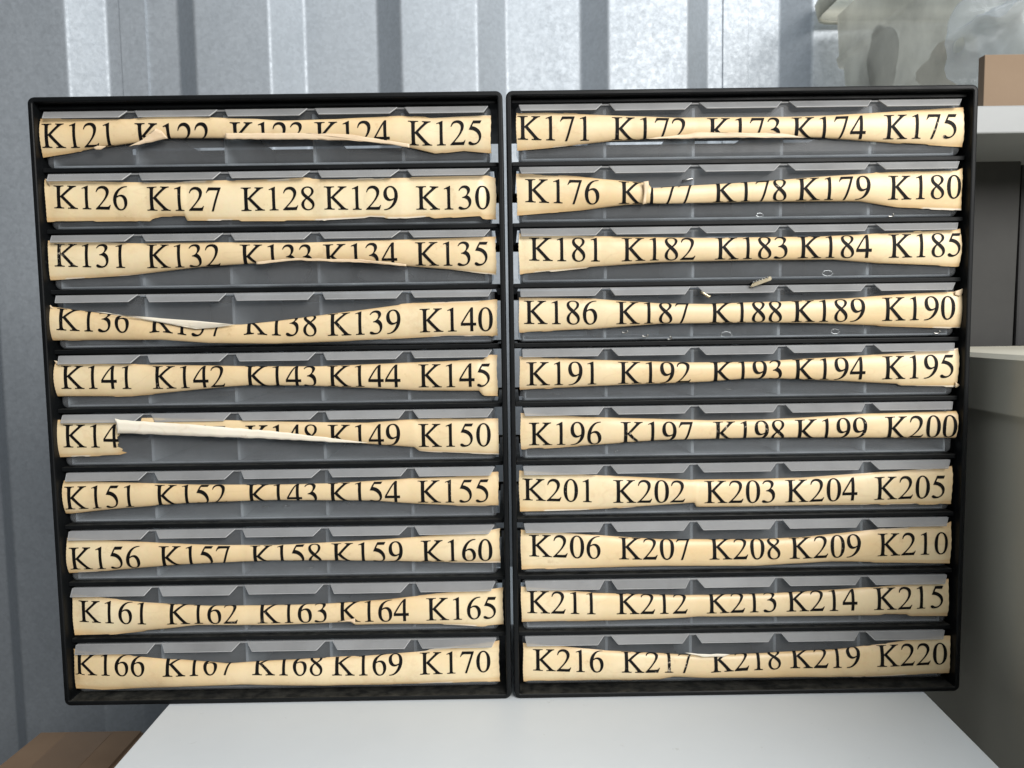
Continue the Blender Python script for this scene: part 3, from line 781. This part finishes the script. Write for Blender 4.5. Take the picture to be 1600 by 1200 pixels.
# translucent bin on the shelf
XL = .53
bn = empty("plastic_bin", (.78, .42, zs1))
yA, yB = .205+.17, .615
pf = on_x(1305, 100, XL)
zr = on_x(1300, 100, XL).z
yfar = on_x(1303, 60, XL).y
yA, yB = SY+.19, max(yfar, SY+.3)
ynear = SY+.175
def rr_h(x0, x1, y0, y1, z, r, seg=5):
    out = []
    for (cx, cy_, a0) in ((x1-r, y1-r, 0), (x0+r, y1-r, 90), (x0+r, y0+r, 180), (x1-r, y0+r, 270)):
        for k in range(seg+1):
            t = math.radians(a0+90*k/seg); out.append(Vector((cx+r*math.cos(t), cy_+r*math.sin(t), z)))
    return out
ynear = .25
zt_ = zr+.085
mb = MB()
q = lambda z, e: rr_h(XL+e, XL+.55-e, ynear+e, yfar-e, z, .03)
mb.rings([q(zs1+.001, .020), q(zr-.012, .004), q(zr-.011, -.002), q(zr, -.004), q(zr+.002, -.001), q(zt_-.02, -.004)], caps=(True, False))
o = local(mb.build("shell", BIN, bn, True), bn)
mb = MB()
zf = on_x(1264, 45, XL-.02).z
mb.rings([q(zf, -.022), q(zf-.004, -.026), q(zf+.02, -.030), q(zf+.032, -.024), q(zf+.034, -.006), q(zf+.028, -.006)], caps=(False, False))
o = local(mb.build("rim", BIN, bn, True), bn); md = o.modifiers.new("wall", 'SOLIDIFY'); md.thickness = .002
tag(bn, "milky plastic bin with wide rim above the right cabinet", "bin")
# what shows through its side
def blob(name, c, sx, sy_, sz, mat_, label, cat, seed=0, amp=.15):
    b = bmesh.new(); bmesh.ops.create_icosphere(b, subdivisions=3, radius=1)
    rg = random.Random(seed); ph = [rg.random()*6 for _ in range(6)]
    for v in b.verts:
        k = 1+amp*(math.sin(v.co.x*3+ph[0])*math.sin(v.co.y*4+ph[1])+.6*math.sin(v.co.z*6+ph[2]+v.co.x*3))
        v.co = Vector((v.co.x*sx*k, v.co.y*sy_*k, v.co.z*sz*k))+c
    me = bpy.data.meshes.new(name); b.to_mesh(me); b.free()
    for p in me.polygons: p.use_smooth = True
    return tag(link(name, me, mat_), label, cat)
c = on_x(1378, 95, XL+.031)
blob("grey_pouch", c, .018, .030, .05, DARK, "dark grey pouch seen through the milky bin side", "pouch", 1)
c = on_x(1507, 70, XL+.017)
blob("yellow_cap", c, .010, .017, .011, YEL, "pale yellow cap seen through the milky bin side", "cap", 2, .02)
c = at(1588, 40, SY+.085); zq = c.z+.062
c.z = (zq+zs1)/2
bg = blob("clear_bag", c, .034, .036, (zq-zs1)/2, BAG, "crumpled clear plastic bag standing behind the tan cardboard sheet", "bag", 3, .12)
b = bmesh.new(); b.from_mesh(bg.data)
bmesh.ops.subdivide_edges(b, edges=b.edges[:], cuts=3, use_grid_fill=True)
from mathutils import noise as mn
for v in b.verts:
    d = v.co-c
    k = 0
    for f, w_ in ((14, .034), (34, .008), (90, .002)):
        k += w_*(1-2*abs(mn.noise(v.co*f)))
    v.co += d.normalized()*(k-.012)
    v.co.z = max(v.co.z, zs1+.0006); v.co.y = min(max(v.co.y, SY+.034), .236)
b.to_mesh(bg.data); b.free()
for p in bg.data.polygons: p.use_smooth = True
c = on_x(1480, 110, XL+.07)
blob("brown_pouch", c, .03, .05, .035, CARD, "brownish pouch low inside the milky bin", "pouch", 4)

# ------------------------------------------------------------------ cardboard box at lower left
zb = -.13
p0 = at_z(215, 1137, zb); p1 = at_z(0, 1145, zb); 
bx = empty("cardboard_box", (p0.x-.25, p0.y-.2, -.75))
yk = (p0.y+p1.y)/2
xr = ext(tl0, tl1, yk)-.012
xL_ = at_z(62, 1142, zb).x
mb = MB()
outl = [Vector((xL_, yk, zb)), Vector((at_z(228, 1140, zb).x, yk, zb)), Vector((at_z(228, 1140, zb).x, yk-.40, zb)), Vector((xL_-.02, yk-.40, zb))]
mb.prism(outl, Vector((0, 0, -.30)))
bmesh.ops.bevel(mb.b, geom=mb.b.edges[:], offset=.004, segments=2, affect='EDGES')
local(mb.build("carton", CARD, bx), bx)
xm_ = (outl[0].x+outl[1].x)/2
local(MB().box(xm_-.025, xm_+.025, yk-.39, yk-.005, zb+.0002, zb+.0005).build("tape", TAPE, bx), bx)
tag(bx, "brown cardboard carton sealed with tape, low beside the table", "box")
print("cardboard", p0, p1, yk, "bin far", yfar, zr, zs1, "box lid", zl1, zl0)
